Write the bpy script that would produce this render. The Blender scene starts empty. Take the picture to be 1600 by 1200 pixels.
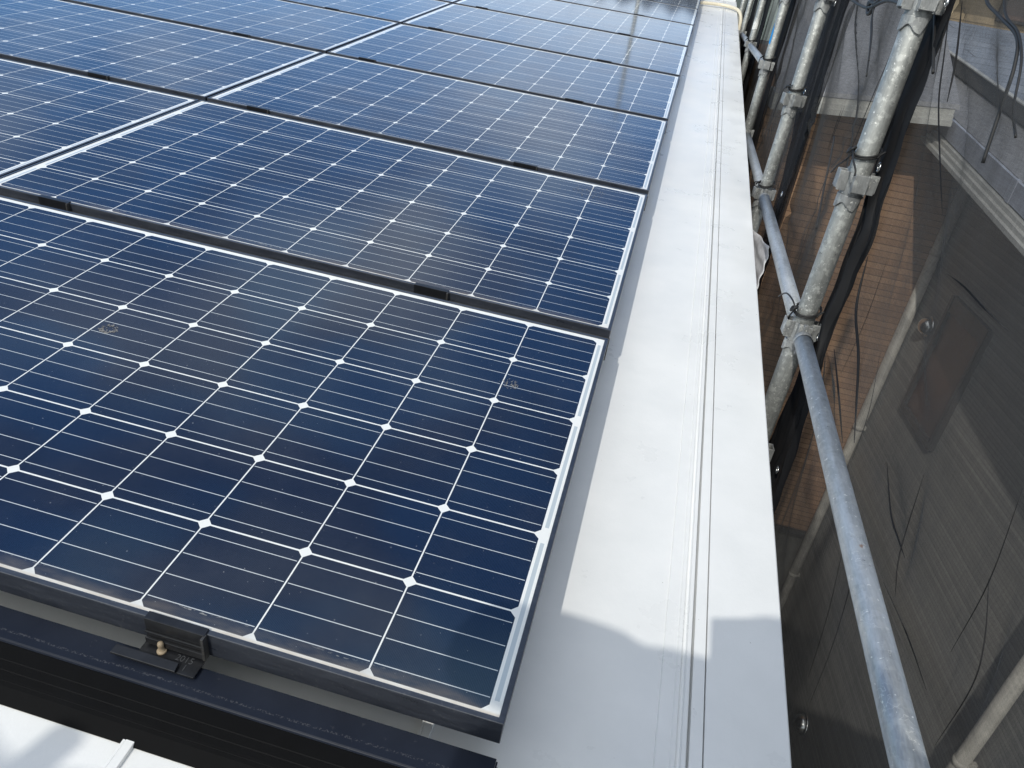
import bpy, bmesh, math, random
import numpy as np
from mathutils import Vector, Matrix
R_ = math.radians
scene = bpy.context.scene
COL = scene.collection
random.seed(7)

# ---------------------------------------------------------------- camera, sky, sun, exposure
PITCH = R_(5.0)                                    # the metal roof rises 5 degrees away from the eave
RX = Matrix.Rotation(PITCH, 3, 'X')
def W(x, y, z):                                    # roof coordinates (x to the verge, y up the slope, z off the panels) -> world
    return RX @ Vector((x, y, z))

cam_d = bpy.data.cameras.new('camera'); cam = bpy.data.objects.new('camera', cam_d); COL.objects.link(cam)
c_right = Vector((0.9636, 0.2198, 0.1520)); c_down = Vector((0.2383, -0.4489, -0.8612)); c_fwd = Vector((-0.1211, 0.8661, -0.4850))
CAM = Vector((0.0457, -0.6219, 0.8002))
c_fwd.normalize(); c_right = (c_right - c_fwd * c_right.dot(c_fwd)).normalized(); c_down = c_fwd.cross(c_right).normalized()
m = Matrix((c_right, -c_down, -c_fwd)).transposed().to_4x4(); m.translation = CAM
cam.matrix_world = m
cam_d.sensor_width = 36.0; cam_d.sensor_fit = 'HORIZONTAL'; cam_d.lens = 36.0 * 1196.9 / 1600.0
cam_d.clip_start = 0.02; cam_d.clip_end = 600.0
scene.camera = cam

SUN_TO = Vector((0.308, 0.984, -0.918)).normalized()
sun_el = math.asin(-SUN_TO.z); sun_rot = math.atan2(-SUN_TO.x, -SUN_TO.y)
world = bpy.data.worlds.new('World'); scene.world = world; world.use_nodes = True
wn = world.node_tree; wn.nodes.clear()
def wnode(t, **kw):
    n = wn.nodes.new(t)
    for k, v in kw.items(): setattr(n, k, v)
    return n
wo = wnode('ShaderNodeOutputWorld'); bg = wnode('ShaderNodeBackground')
sky = wnode('ShaderNodeTexSky', sky_type='NISHITA', sun_disc=False, sun_elevation=sun_el, sun_rotation=sun_rot, air_density=1.0, dust_density=0.25, ozone_density=3.0)
geo = wnode('ShaderNodeTexCoord'); mp = wnode('ShaderNodeMapping'); mp.inputs['Scale'].default_value = (1.0, 1.0, 2.6)
ns = wnode('ShaderNodeTexNoise'); ns.inputs['Scale'].default_value = 1.5; ns.inputs['Detail'].default_value = 6.0; ns.inputs['Roughness'].default_value = 0.55
rp = wnode('ShaderNodeValToRGB'); rp.color_ramp.elements[0].position = 0.47; rp.color_ramp.elements[1].position = 0.78
rp.color_ramp.elements[1].color = (0.85, 0.85, 0.85, 1)
mixc = wnode('ShaderNodeMixRGB'); mixc.inputs[2].default_value = (12.4, 12.7, 12.1, 1)
wn.links.new(geo.outputs['Generated'], mp.inputs['Vector']); wn.links.new(mp.outputs[0], ns.inputs['Vector'])
sep = wnode('ShaderNodeSeparateXYZ'); wn.links.new(geo.outputs['Generated'], sep.inputs[0])
mr = wnode('ShaderNodeMapRange'); mr.interpolation_type = 'SMOOTHSTEP'; mr.inputs['From Min'].default_value = 0.35; mr.inputs['From Max'].default_value = -0.45
mr.inputs['To Min'].default_value = -0.035; mr.inputs['To Max'].default_value = 0.30     # bright cloud added on the sun side to fill the shade; far side stays blue
wn.links.new(sep.outputs[1], mr.inputs['Value'])
addm = wnode('ShaderNodeMath', operation='ADD'); wn.links.new(ns.outputs['Fac'], addm.inputs[0]); wn.links.new(mr.outputs[0], addm.inputs[1])
wn.links.new(addm.outputs[0], rp.inputs['Fac']); wn.links.new(rp.outputs[0], mixc.inputs[0]); tint = wnode('ShaderNodeMixRGB', blend_type='MULTIPLY'); tint.inputs[0].default_value = 1.0; tint.inputs[2].default_value = (0.70, 0.99, 1.24, 1)
wn.links.new(sky.outputs[0], tint.inputs[1]); wn.links.new(tint.outputs[0], mixc.inputs[1])
wn.links.new(mixc.outputs[0], bg.inputs['Color']); bg.inputs['Strength'].default_value = 0.15
wn.links.new(bg.outputs[0], wo.inputs['Surface'])

sd = bpy.data.lights.new('sun', 'SUN'); sd.energy = 2.2; sd.angle = R_(0.55); sd.color = (1.0, 0.965, 0.88)
sun = bpy.data.objects.new('sun', sd); COL.objects.link(sun); sun.rotation_euler = SUN_TO.to_track_quat('-Z', 'Y').to_euler(); sun.location = (-3, -8, 9)

scene.view_settings.view_transform = 'Standard'; scene.view_settings.look = 'None'
scene.view_settings.exposure = 0.0; scene.view_settings.gamma = 1.0
scene.cycles.max_bounces = 8; scene.cycles.transparent_max_bounces = 16
scene.cycles.caustics_reflective = False; scene.cycles.caustics_refractive = False

# ---------------------------------------------------------------- node helper
class NT:
    def __init__(self, name):
        self.m = bpy.data.materials.new(name); self.m.use_nodes = True
        self.t = self.m.node_tree; self.t.nodes.clear()
        self.out = self.t.nodes.new('ShaderNodeOutputMaterial')
    def set(self, sock, v):
        if isinstance(v, bpy.types.NodeSocket): self.t.links.new(v, sock)
        elif isinstance(v, (tuple, list)) and len(v) == 3 and sock.type == 'RGBA': sock.default_value = (*v, 1)
        else: sock.default_value = v
    def n(self, typ, ins=None, out=0, **kw):
        nd = self.t.nodes.new(typ)
        for k, v in kw.items(): setattr(nd, k, v)
        for k, v in (ins or {}).items(): self.set(nd.inputs[k], v)
        return nd.outputs[out]
    def math(self, op, a, b=None, c=None, clamp=False):
        nd = self.t.nodes.new('ShaderNodeMath'); nd.operation = op; nd.use_clamp = clamp
        self.set(nd.inputs[0], a)
        if b is not None: self.set(nd.inputs[1], b)
        if c is not None: self.set(nd.inputs[2], c)
        return nd.outputs[0]
    def mix(self, f, a, b, blend='MIX'):
        nd = self.t.nodes.new('ShaderNodeMixRGB'); nd.blend_type = blend
        self.set(nd.inputs[0], f); self.set(nd.inputs[1], a); self.set(nd.inputs[2], b); return nd.outputs[0]
    def ramp(self, f, stops):
        nd = self.t.nodes.new('ShaderNodeValToRGB'); cr = nd.color_ramp
        while len(cr.elements) < len(stops): cr.elements.new(0.5)
        for e, (p, c) in zip(cr.elements, stops):
            e.position = p; e.color = (c, c, c, 1) if not isinstance(c, (tuple, list)) else (*c, 1)
        self.set(nd.inputs[0], f); return nd.outputs[0]
    def smooth(self, v, a, b, to0=0.0, to1=1.0):
        nd = self.t.nodes.new('ShaderNodeMapRange'); nd.interpolation_type = 'SMOOTHSTEP'
        self.set(nd.inputs['Value'], v); nd.inputs['From Min'].default_value = a; nd.inputs['From Max'].default_value = b
        nd.inputs['To Min'].default_value = to0; nd.inputs['To Max'].default_value = to1; return nd.outputs[0]
    def noise(self, scale, detail=3.0, vec=None, rough=0.55, scl=None):
        if vec is None: vec = self.n('ShaderNodeTexCoord', out='Object')
        if scl: vec = self.n('ShaderNodeMapping', {'Vector': vec, 'Scale': scl})
        return self.n('ShaderNodeTexNoise', {'Vector': vec, 'Scale': scale, 'Detail': detail, 'Roughness': rough}, out='Fac')
    def bump(self, h, strength, dist):
        return self.n('ShaderNodeBump', {'Height': h, 'Strength': strength, 'Distance': dist})
    def bsdf(self, **ins):
        nd = self.t.nodes.new('ShaderNodeBsdfPrincipled')
        for k, v in ins.items(): self.set(nd.inputs[k.replace('_', ' ')], v)
        return nd.outputs[0]
    def done(self, sh):
        self.t.links.new(sh, self.out.inputs['Surface']); return self.m

def simple(name, col, rough=0.5, metal=0.0, var=0.15, scale=30.0, bump=0.0, bscale=200.0, spec=0.5):
    k = NT(name); f = k.noise(scale, 5.0)
    lo = tuple(c * (1 - var) for c in col); hi = tuple(min(1, c * (1 + var)) for c in col)
    args = dict(Base_Color=k.ramp(f, [(0.3, lo), (0.7, hi)]), Roughness=rough, Metallic=metal, Specular_IOR_Level=spec)
    if bump: args['Normal'] = k.bump(k.noise(bscale, 3.0), bump, 0.002)
    return k.done(k.bsdf(**args))

# ---------------------------------------------------------------- materials
def mat_cells():
    k = NT('solar_cells'); P = 0.158
    tc = k.n('ShaderNodeTexCoord', out='Object')
    sx = k.t.nodes.new('ShaderNodeSeparateXYZ'); k.t.links.new(tc, sx.inputs[0])
    x, y = sx.outputs[0], sx.outputs[1]
    u = k.math('MULTIPLY', x, -1 / P); v = k.math('MULTIPLY', y, 1 / P)
    fu = k.math('FRACT', u); fv = k.math('FRACT', v)
    du = k.math('MINIMUM', fu, k.math('SUBTRACT', 1.0, fu)); dv = k.math('MINIMUM', fv, k.math('SUBTRACT', 1.0, fv))
    gu = k.math('LESS_THAN', du, 0.0011 / P); gv = k.math('LESS_THAN', dv, 0.00145 / P)
    ch = k.math('LESS_THAN', k.math('ADD', du, dv), 0.0112 / P)
    o = k.math('MAXIMUM', k.math('LESS_THAN', u, 0.0), k.math('GREATER_THAN', u, 10.0))
    o = k.math('MAXIMUM', o, k.math('MAXIMUM', k.math('LESS_THAN', v, 0.0), k.math('GREATER_THAN', v, 6.0)))
    white = k.math('MAXIMUM', k.math('MAXIMUM', gu, gv), k.math('MAXIMUM', ch, o))
    fb = k.math('ABSOLUTE', k.math('SUBTRACT', k.math('FRACT', k.math('MULTIPLY', fv, 4.0)), 0.5))
    bus = k.math('LESS_THAN', fb, 0.00062 * 4 / P)
    bus = k.math('MULTIPLY', bus, k.math('GREATER_THAN', du, 0.003 / P))
    # interconnect ribbons along both short edges
    def ribbon(xa, xb, shift):
        r = k.math('MULTIPLY', k.math('GREATER_THAN', x, xa), k.math('LESS_THAN', x, xb))
        f2 = k.math('FRACT', k.math('MULTIPLY', k.math('ADD', v, shift), 0.5))
        return k.math('MULTIPLY', r, k.math('MULTIPLY', k.math('GREATER_THAN', f2, 0.055), k.math('LESS_THAN', f2, 0.945)))
    rib = k.math('MAXIMUM', ribbon(0.0035, 0.0098, 0.0), ribbon(-1.5898, -1.5835, 1.0))
    # cell tone: every cell a little different, plus fine crystal grain
    cell = k.n('ShaderNodeTexWhiteNoise', {'Vector': k.n('ShaderNodeCombineXYZ', {'X': k.math('FLOOR', u), 'Y': k.math('FLOOR', v), 'Z': k.n('ShaderNodeObjectInfo', out='Random')})}, out='Value')
    grain = k.noise(900.0, 2.0, tc)
    broad = k.noise(2.6, 2.0, k.n('ShaderNodeNewGeometry', out='Position'))
    base = k.mix(cell, (0.0032, 0.0105, 0.0320), (0.0050, 0.0150, 0.0430))
    pat = k.smooth(broad, 0.44, 0.60); base = k.mix(k.math('MULTIPLY', pat, 0.62), base, (0.0070, 0.0066, 0.0120))
    base = k.mix(k.math('MULTIPLY', grain, 0.75), base, (0.010, 0.018, 0.040))
    fing = k.math('LESS_THAN', k.math('FRACT', k.math('MULTIPLY', x, 1 / 0.0021)), 0.13)
    base = k.mix(k.math('MULTIPLY', fing, 0.10), base, (0.30, 0.33, 0.38))
    base = k.mix(bus, base, (0.60, 0.62, 0.63))
    base = k.mix(white, base, (0.80, 0.80, 0.77))
    base = k.mix(rib, base, (0.47, 0.52, 0.55))
    # dust washed down against the lower frame, and thin film elsewhere
    dn = k.noise(14.0, 6.0, tc, scl=(1, 3, 1)); dn2 = k.noise(160.0, 4.0, tc)
    low = k.smooth(y, 0.026, 0.003); lw = k.math('MULTIPLY', low, k.math('MULTIPLY', k.smooth(dn, 0.30, 0.75), 0.42))
    base = k.mix(lw, base, (0.23, 0.19, 0.145))
    base = k.mix(k.math('MULTIPLY', k.smooth(y, 0.0035, -0.0015), k.smooth(dn, 0.2, 0.6, 0.25, 0.6)), base, (0.60, 0.50, 0.38))
    edge = k.math('ABSOLUTE', k.math('SUBTRACT', y, k.math('ADD', 0.006, k.math('MULTIPLY', dn, 0.022))))
    sc = k.math('MULTIPLY', k.math('LESS_THAN', edge, 0.0012), k.math('MULTIPLY', k.smooth(dn2, 0.45, 0.6), k.smooth(k.noise(3.0, 2.0, tc), 0.46, 0.62)))
    base = k.mix(k.math('MULTIPLY', sc, 0.55), base, (0.42, 0.40, 0.36))
    film = k.math('MULTIPLY', k.smooth(k.noise(5.0, 8.0, tc, rough=0.7), 0.42, 0.85), 0.05)
    base = k.mix(film, base, (0.30, 0.29, 0.29))
    spk = k.math('GREATER_THAN', k.noise(260.0, 0.0, tc), 0.862)
    base = k.mix(k.math('MULTIPLY', spk, 0.5), base, (0.4, 0.4, 0.4))
    rough = k.math('ADD', 0.075, k.math('MULTIPLY', lw, 0.5))
    rough = k.math('ADD', rough, k.math('MULTIPLY', k.noise(7.0, 5.0, tc), 0.06))
    nrm = k.bump(k.noise(2.6, 2.0, tc), 0.06, 0.004)
    return k.done(k.bsdf(Base_Color=base, Roughness=rough, IOR=1.66, Specular_Tint=k.mix(pat, (0.50, 0.84, 1.0), (0.58, 0.68, 0.76)), Normal=nrm))

def mat_anod():
    k = NT('black_anodised'); tc = k.n('ShaderNodeTexCoord', out='Object')
    a = k.noise(18.0, 6.0, tc, scl=(1, 6, 6)); b = k.noise(240.0, 4.0, tc)
    col = k.ramp(a, [(0.3, (0.018, 0.022, 0.032)), (0.72, (0.036, 0.042, 0.057))])
    col = k.mix(k.math('MULTIPLY', k.smooth(b, 0.56, 0.72), 0.35), col, (0.11, 0.11, 0.115))
    return k.done(k.bsdf(Base_Color=col, Roughness=k.smooth(a, 0.2, 0.8, 0.26, 0.45), IOR=1.7, Normal=k.bump(b, 0.12, 0.0006)))

def mat_cover():
    k = NT('black_cover_coat'); tc = k.n('ShaderNodeTexCoord', out='Object')
    a = k.noise(9.0, 5.0, tc); b = k.noise(420.0, 3.0, tc)
    sx = k.t.nodes.new('ShaderNodeSeparateXYZ'); k.t.links.new(tc, sx.inputs[0])
    col = k.ramp(a, [(0.3, (0.009, 0.012, 0.021)), (0.75, (0.018, 0.023, 0.037))])
    line = k.math('ABSOLUTE', k.math('SUBTRACT', sx.outputs[1], k.math('ADD', -0.0585, k.math('MULTIPLY', k.noise(6.0, 4.0, tc), 0.008))))
    scr = k.math('MULTIPLY', k.math('LESS_THAN', line, 0.0016), k.math('MULTIPLY', k.smooth(b, 0.50, 0.60), k.math('GREATER_THAN', sx.outputs[2], -0.054)))
    col = k.mix(k.math('MULTIPLY', scr, 0.28), col, (0.16, 0.16, 0.17))
    spk = k.smooth(k.noise(130.0, 2.0, tc), 0.70, 0.76)
    col = k.mix(k.math('MULTIPLY', spk, 0.10), col, (0.16, 0.16, 0.17))
    return k.done(k.bsdf(Base_Color=col, Roughness=0.40, IOR=1.27, Normal=k.bump(b, 0.08, 0.0005)))

def mat_rail():
    k = NT('weathered_black_rail'); tc = k.n('ShaderNodeTexCoord', out='Object')
    a = k.noise(60.0, 6.0, tc, scl=(1, 1, 14)); b = k.noise(8.0, 5.0, tc)
    col = k.ramp(a, [(0.3, (0.014, 0.014, 0.015)), (0.7, (0.050, 0.049, 0.048))])
    col = k.mix(k.math('MULTIPLY', k.smooth(b, 0.45, 0.75), 0.35), col, (0.085, 0.078, 0.068))
    return k.done(k.bsdf(Base_Color=col, Roughness=0.55))

def mat_white():
    k = NT('white_roof_paint'); tc = k.n('ShaderNodeTexCoord', out='Object')
    fine = k.noise(150.0, 3.0, tc, scl=(1, 0.6, 1)); mid = k.noise(38.0, 3.0, tc); wave = k.noise(1.6, 2.0, tc, scl=(2.5, 0.8, 1))
    st = k.noise(5.0, 6.0, tc, rough=0.6)
    col = k.ramp(st, [(0.28, (0.76, 0.765, 0.755)), (0.62, (0.83, 0.83, 0.82))])
    dirt = k.smooth(k.noise(95.0, 1.0, tc), 0.815, 0.83)
    col = k.mix(k.math('MULTIPLY', dirt, 0.55), col, (0.25, 0.23, 0.2))
    n1 = k.bump(wave, 0.45, 0.02)
    nd = k.t.nodes.new('ShaderNodeBump'); nd.inputs['Strength'].default_value = 0.12; nd.inputs['Distance'].default_value = 0.0022
    k.t.links.new(k.math('ADD', fine, k.math('MULTIPLY', mid, 0.7)), nd.inputs['Height']); k.t.links.new(n1, nd.inputs['Normal'])
    return k.done(k.bsdf(Base_Color=col, Roughness=k.smooth(st, 0.3, 0.7, 0.26, 0.38), Normal=nd.outputs[0]))

def mat_galv(name, tint=(1, 1, 1), dull=0.0, scl=(1, 1, 0.3), blotch=0.6):
    k = NT(name); tc = k.n('ShaderNodeTexCoord', out='Object')
    vo = k.n('ShaderNodeTexVoronoi', {'Vector': tc, 'Scale': 85.0, 'Randomness': 1.0}, out='Color')
    sp = k.n('ShaderNodeSeparateColor', {'Color': vo})
    a = k.noise(20.0, 7.0, tc, rough=0.7, scl=scl); b = k.noise(48.0, 5.0, tc, rough=0.65); e = k.noise(300.0, 3.0, tc, scl=scl)
    g = k.math('ADD', k.math('MULTIPLY', sp, 0.07), k.math('ADD', k.math('MULTIPLY', a, 0.72), k.math('MULTIPLY', e, 0.22)))
    col = k.ramp(g, [(0.30, tuple(0.16 * c for c in tint)), (0.52, tuple(0.31 * c for c in tint)), (0.80, tuple(0.47 * c for c in tint))])
    col = k.mix(k.math('MULTIPLY', k.smooth(b, 0.53, 0.60), blotch), col, (0.53, 0.54, 0.52))        # dried mortar and lime runs
    col = k.mix(k.math('MULTIPLY', k.smooth(k.noise(75.0, 4.0, tc), 0.26, 0.32, 1.0, 0.0), 0.8), col, (0.10, 0.10, 0.11))
    col = k.mix(k.math('MULTIPLY', k.smooth(k.noise(13.0, 6.0, tc), 0.70, 0.74), 0.75), col, (0.30, 0.14, 0.07))  # rust blooms
    cr = k.math('ABSOLUTE', k.math('SUBTRACT', k.noise(62.0, 2.0, tc), 0.56))
    cm = k.math('MULTIPLY', k.smooth(cr, 0.016, 0.006), k.smooth(k.noise(30.0, 2.0, tc), 0.52, 0.60))
    col = k.mix(k.math('MULTIPLY', cm, 0.5), col, (0.70, 0.70, 0.67))
    wsp = k.smooth(k.noise(110.0, 3.0, tc), 0.67, 0.70)
    col = k.mix(wsp, col, (0.74, 0.74, 0.71))
    return k.done(k.bsdf(Base_Color=col, Roughness=k.smooth(a, 0.3, 0.7, 0.38 + dull, 0.55 + dull), Metallic=0.5, Normal=k.bump(k.math('ADD', b, e), 0.35, 0.0014)))

def mat_net(name, op, col, edge=0.35, weave=0.16, sun_veil=0.0):
    k = NT(name); tc = k.n('ShaderNodeTexCoord', out='Object')
    lw = k.n('ShaderNodeLayerWeight', {'Blend': 0.35}, out='Facing')
    st = k.noise(3.4, 6.0, tc, scl=(1, 2.4, 0.9), rough=0.62)
    wv = k.noise(150.0, 3.0, tc, scl=(1, 0.10, 2.2), rough=0.75)               # weft streaks of the weave
    wp = k.noise(120.0, 2.0, tc, scl=(1, 2.4, 0.06), rough=0.7)                # warp streaks
    gr = k.noise(520.0, 1.0, tc)
    f = k.math('ADD', op, k.math('MULTIPLY', k.math('SUBTRACT', st, 0.5), weave * 3.0))
    f = k.math('ADD', f, k.math('MULTIPLY', k.math('POWER', lw, 2.5), edge))
    for q, w in ((wv, 1.0), (wp, 0.8), (gr, 0.8)): f = k.math('ADD', f, k.math('MULTIPLY', k.math('SUBTRACT', q, 0.5), weave * w * 1.8))
    if sun_veil:
        sx = k.t.nodes.new('ShaderNodeSeparateXYZ'); k.t.links.new(tc, sx.inputs[0])
        yy = k.math('ADD', sx.outputs[1], k.math('MULTIPLY', k.math('SUBTRACT', st, 0.5), 0.5))
        f = k.math('ADD', f, k.math('MULTIPLY', k.smooth(yy, 0.98, 0.72), sun_veil))  # thicker veil at the near end imitates sunlight caught by the mesh
    f = k.math('MINIMUM', k.math('MAXIMUM', f, 0.05), 0.995)
    d = k.n('ShaderNodeBsdfDiffuse', {'Color': (*col, 1)}); tr = k.n('ShaderNodeBsdfTranslucent', {'Color': (*[c * 0.8 for c in col], 1)})
    gl = k.n('ShaderNodeBsdfGlossy', {'Color': (0.22, 0.22, 0.22, 1), 'Roughness': 0.55})
    s = k.n('ShaderNodeMixShader', {0: 0.35, 1: d, 2: tr}); s = k.n('ShaderNodeMixShader', {0: 0.08, 1: s, 2: gl})
    s = k.n('ShaderNodeMixShader', {0: f, 1: k.n('ShaderNodeBsdfTransparent'), 2: s})
    return k.done(s)

def mat_siding(name, c0, c1, pitch, axis, groove=0.06, depth=0.5, streak=(1, 1, 30), bond=0.0, gmix=0.62):
    """horizontal courses along z (axis 2) or across y (axis 1)"""
    k = NT(name); tc = k.n('ShaderNodeTexCoord', out='Object')
    sx = k.t.nodes.new('ShaderNodeSeparateXYZ'); k.t.links.new(tc, sx.inputs[0]); z = sx.outputs[axis]
    zz = k.math('MULTIPLY', z, 1 / pitch); fz = k.math('FRACT', zz)
    g = k.math('LESS_THAN', fz, groove)
    rown = k.n('ShaderNodeTexWhiteNoise', {'W': k.math('FLOOR', zz)}, out='Value', noise_dimensions='1D')
    a = k.noise(14.0, 6.0, tc, scl=streak, rough=0.65); b = k.noise(1.3, 4.0, tc)
    f = k.math('ADD', k.math('MULTIPLY', a, 0.7), k.math('MULTIPLY', rown, 0.35))
    col = k.ramp(f, [(0.25, c0), (0.8, c1)])
    col = k.mix(k.math('MULTIPLY', k.smooth(b, 0.35, 0.7), 0.3), col, tuple(c * 0.7 for c in c0))
    if bond:
        xo = k.math('ADD', k.math('MULTIPLY', sx.outputs[0], 1 / bond), k.math('MULTIPLY', rown, 3.0))
        g = k.math('MAXIMUM', g, k.math('LESS_THAN', k.math('FRACT', xo), 0.02))
    col = k.mix(k.math('MULTIPLY', g, gmix), col, tuple(c * 0.28 for c in c0))
    h = k.math('SUBTRACT', k.math('MULTIPLY', a, 0.3), g)
    return k.done(k.bsdf(Base_Color=col, Roughness=0.75, Normal=k.bump(h, depth, 0.006)))

M = dict(
    face=simple('shaded_rib_coat', (0.0016, 0.0018, 0.0026), 0.6, 0, 0.2, spec=0.12),  # near-black because the shade on the ribbed front is put into the colour
    cells=mat_cells(), frame=mat_anod(), cover=mat_cover(), rail=mat_rail(), white=mat_white(),
    post=mat_galv('galvanised_post', (1.0, 1.03, 1.0), 0.06), ledger=mat_galv('galvanised_ledger', (1.30, 1.36, 1.40), 0.0, (1, 0.16, 1), 0.35), clamp=mat_galv('galvanised_wedge', (1.0, 1.02, 1.02), 0.10),
    net=mat_net('mesh_net', 0.44, (0.074, 0.070, 0.066), 0.7), hem=mat_net('mesh_net_hem', 0.97, (0.019, 0.019, 0.021), 0.1, 0.04), hem2=mat_net('mesh_net_double', 0.84, (0.026, 0.026, 0.029), 0.2, 0.1),
    net1=mat_net('mesh_net_wide', 0.44, (0.092, 0.086, 0.080), 0.7, 0.16, 0.06),  # paler copy of the net, its sunlit veil put into colour and opacity
    eavenet=mat_net('mesh_net_eave', 0.85, (0.05, 0.05, 0.05), 0.2, 0.1),
    farnet=mat_net('mesh_net_far', 0.90, (0.035, 0.036, 0.038), 0.1, 0.08),
    cord=simple('black_cord', (0.012, 0.012, 0.013), 0.6), black=simple('black_plastic', (0.012, 0.012, 0.014), 0.35),
    clampm=simple('black_clamp_coat', (0.014, 0.015, 0.018), 0.32, 0.2, 0.3, 60.0), bolt=simple('tan_bolt_cap', (0.30, 0.235, 0.16), 0.6),
    steel=simple('bright_steel', (0.62, 0.62, 0.62), 0.22, 1.0, 0.1), emboss=simple('embossed_edge', (0.07, 0.073, 0.08), 0.4),
    hose=simple('cream_conduit', (0.74, 0.67, 0.52), 0.5, 0, 0.08), tape=simple('blue_tape', (0.01, 0.24, 0.62), 0.4), cloth=simple('white_vinyl', (0.80, 0.80, 0.84), 0.5),
    brown=mat_siding('brown_siding', (0.31, 0.180, 0.108), (0.52, 0.325, 0.20), 0.0445, 2, 0.14, 0.5, (3, 3, 34)),
    grey=mat_siding('grey_siding', (0.21, 0.205, 0.195), (0.39, 0.38, 0.36), 0.025, 2, 0.22, 0.25, (0.6, 0.6, 55), 0.0, 0.32),
    slate=mat_siding('slate_roof', (0.20, 0.225, 0.27), (0.29, 0.315, 0.36), 0.26, 1, 0.07, 0.5, (5, 5, 5), 0.9),
    dgrey=simple('grey_roofing', (0.20, 0.20, 0.21), 0.7, 0, 0.2, 40.0, 0.3), fascia=simple('dark_fascia', (0.055, 0.056, 0.06), 0.5),
    trim=simple('pale_trim', (0.40, 0.395, 0.37), 0.55, 0, 0.12, 8.0), gutter=simple('grey_gutter', (0.34, 0.36, 0.42), 0.45, 0, 0.1), pale=simple('pale_pipe', (0.48, 0.46, 0.42), 0.5, 0, 0.2, 12.0),
    bronze=simple('bronze_frame', (0.05, 0.045, 0.045), 0.4), tan=mat_siding('tan_wall', (0.36, 0.27, 0.17), (0.50, 0.40, 0.27), 0.45, 2, 0.03, 0.3, (4, 4, 4)),
    wall=simple('cream_wall', (0.45, 0.43, 0.40), 0.8, 0, 0.1, 6.0, 0.3), found=simple('concrete_base', (0.16, 0.16, 0.155), 0.85, 0, 0.2, 9.0, 0.4),
    ground=simple('packed_gravel', (0.13, 0.125, 0.115), 0.95, 0, 0.35, 25.0, 0.8, 60.0),
    drop=simple('dried_dropping', (0.25, 0.24, 0.23), 0.8), skin=simple('skin', (0.50, 0.30, 0.21), 0.5, 0, 0.08), work=simple('navy_workwear', (0.035, 0.045, 0.075), 0.85, 0, 0.2),
    helmet=simple('white_helmet', (0.75, 0.75, 0.73), 0.3), dark=simple('dark_glass', (0.01, 0.01, 0.012), 0.1), hair=simple('black_hair', (0.012, 0.010, 0.009), 0.6),
    deck=simple('steel_deck', (0.30, 0.31, 0.31), 0.5, 0.4),
)
k = NT('window_glass'); M['pane'] = k.done(k.bsdf(Base_Color=(0.11, 0.066, 0.055), Roughness=0.15, IOR=1.5))  # brown base colour stands in for the brown reflected in the glass

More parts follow.
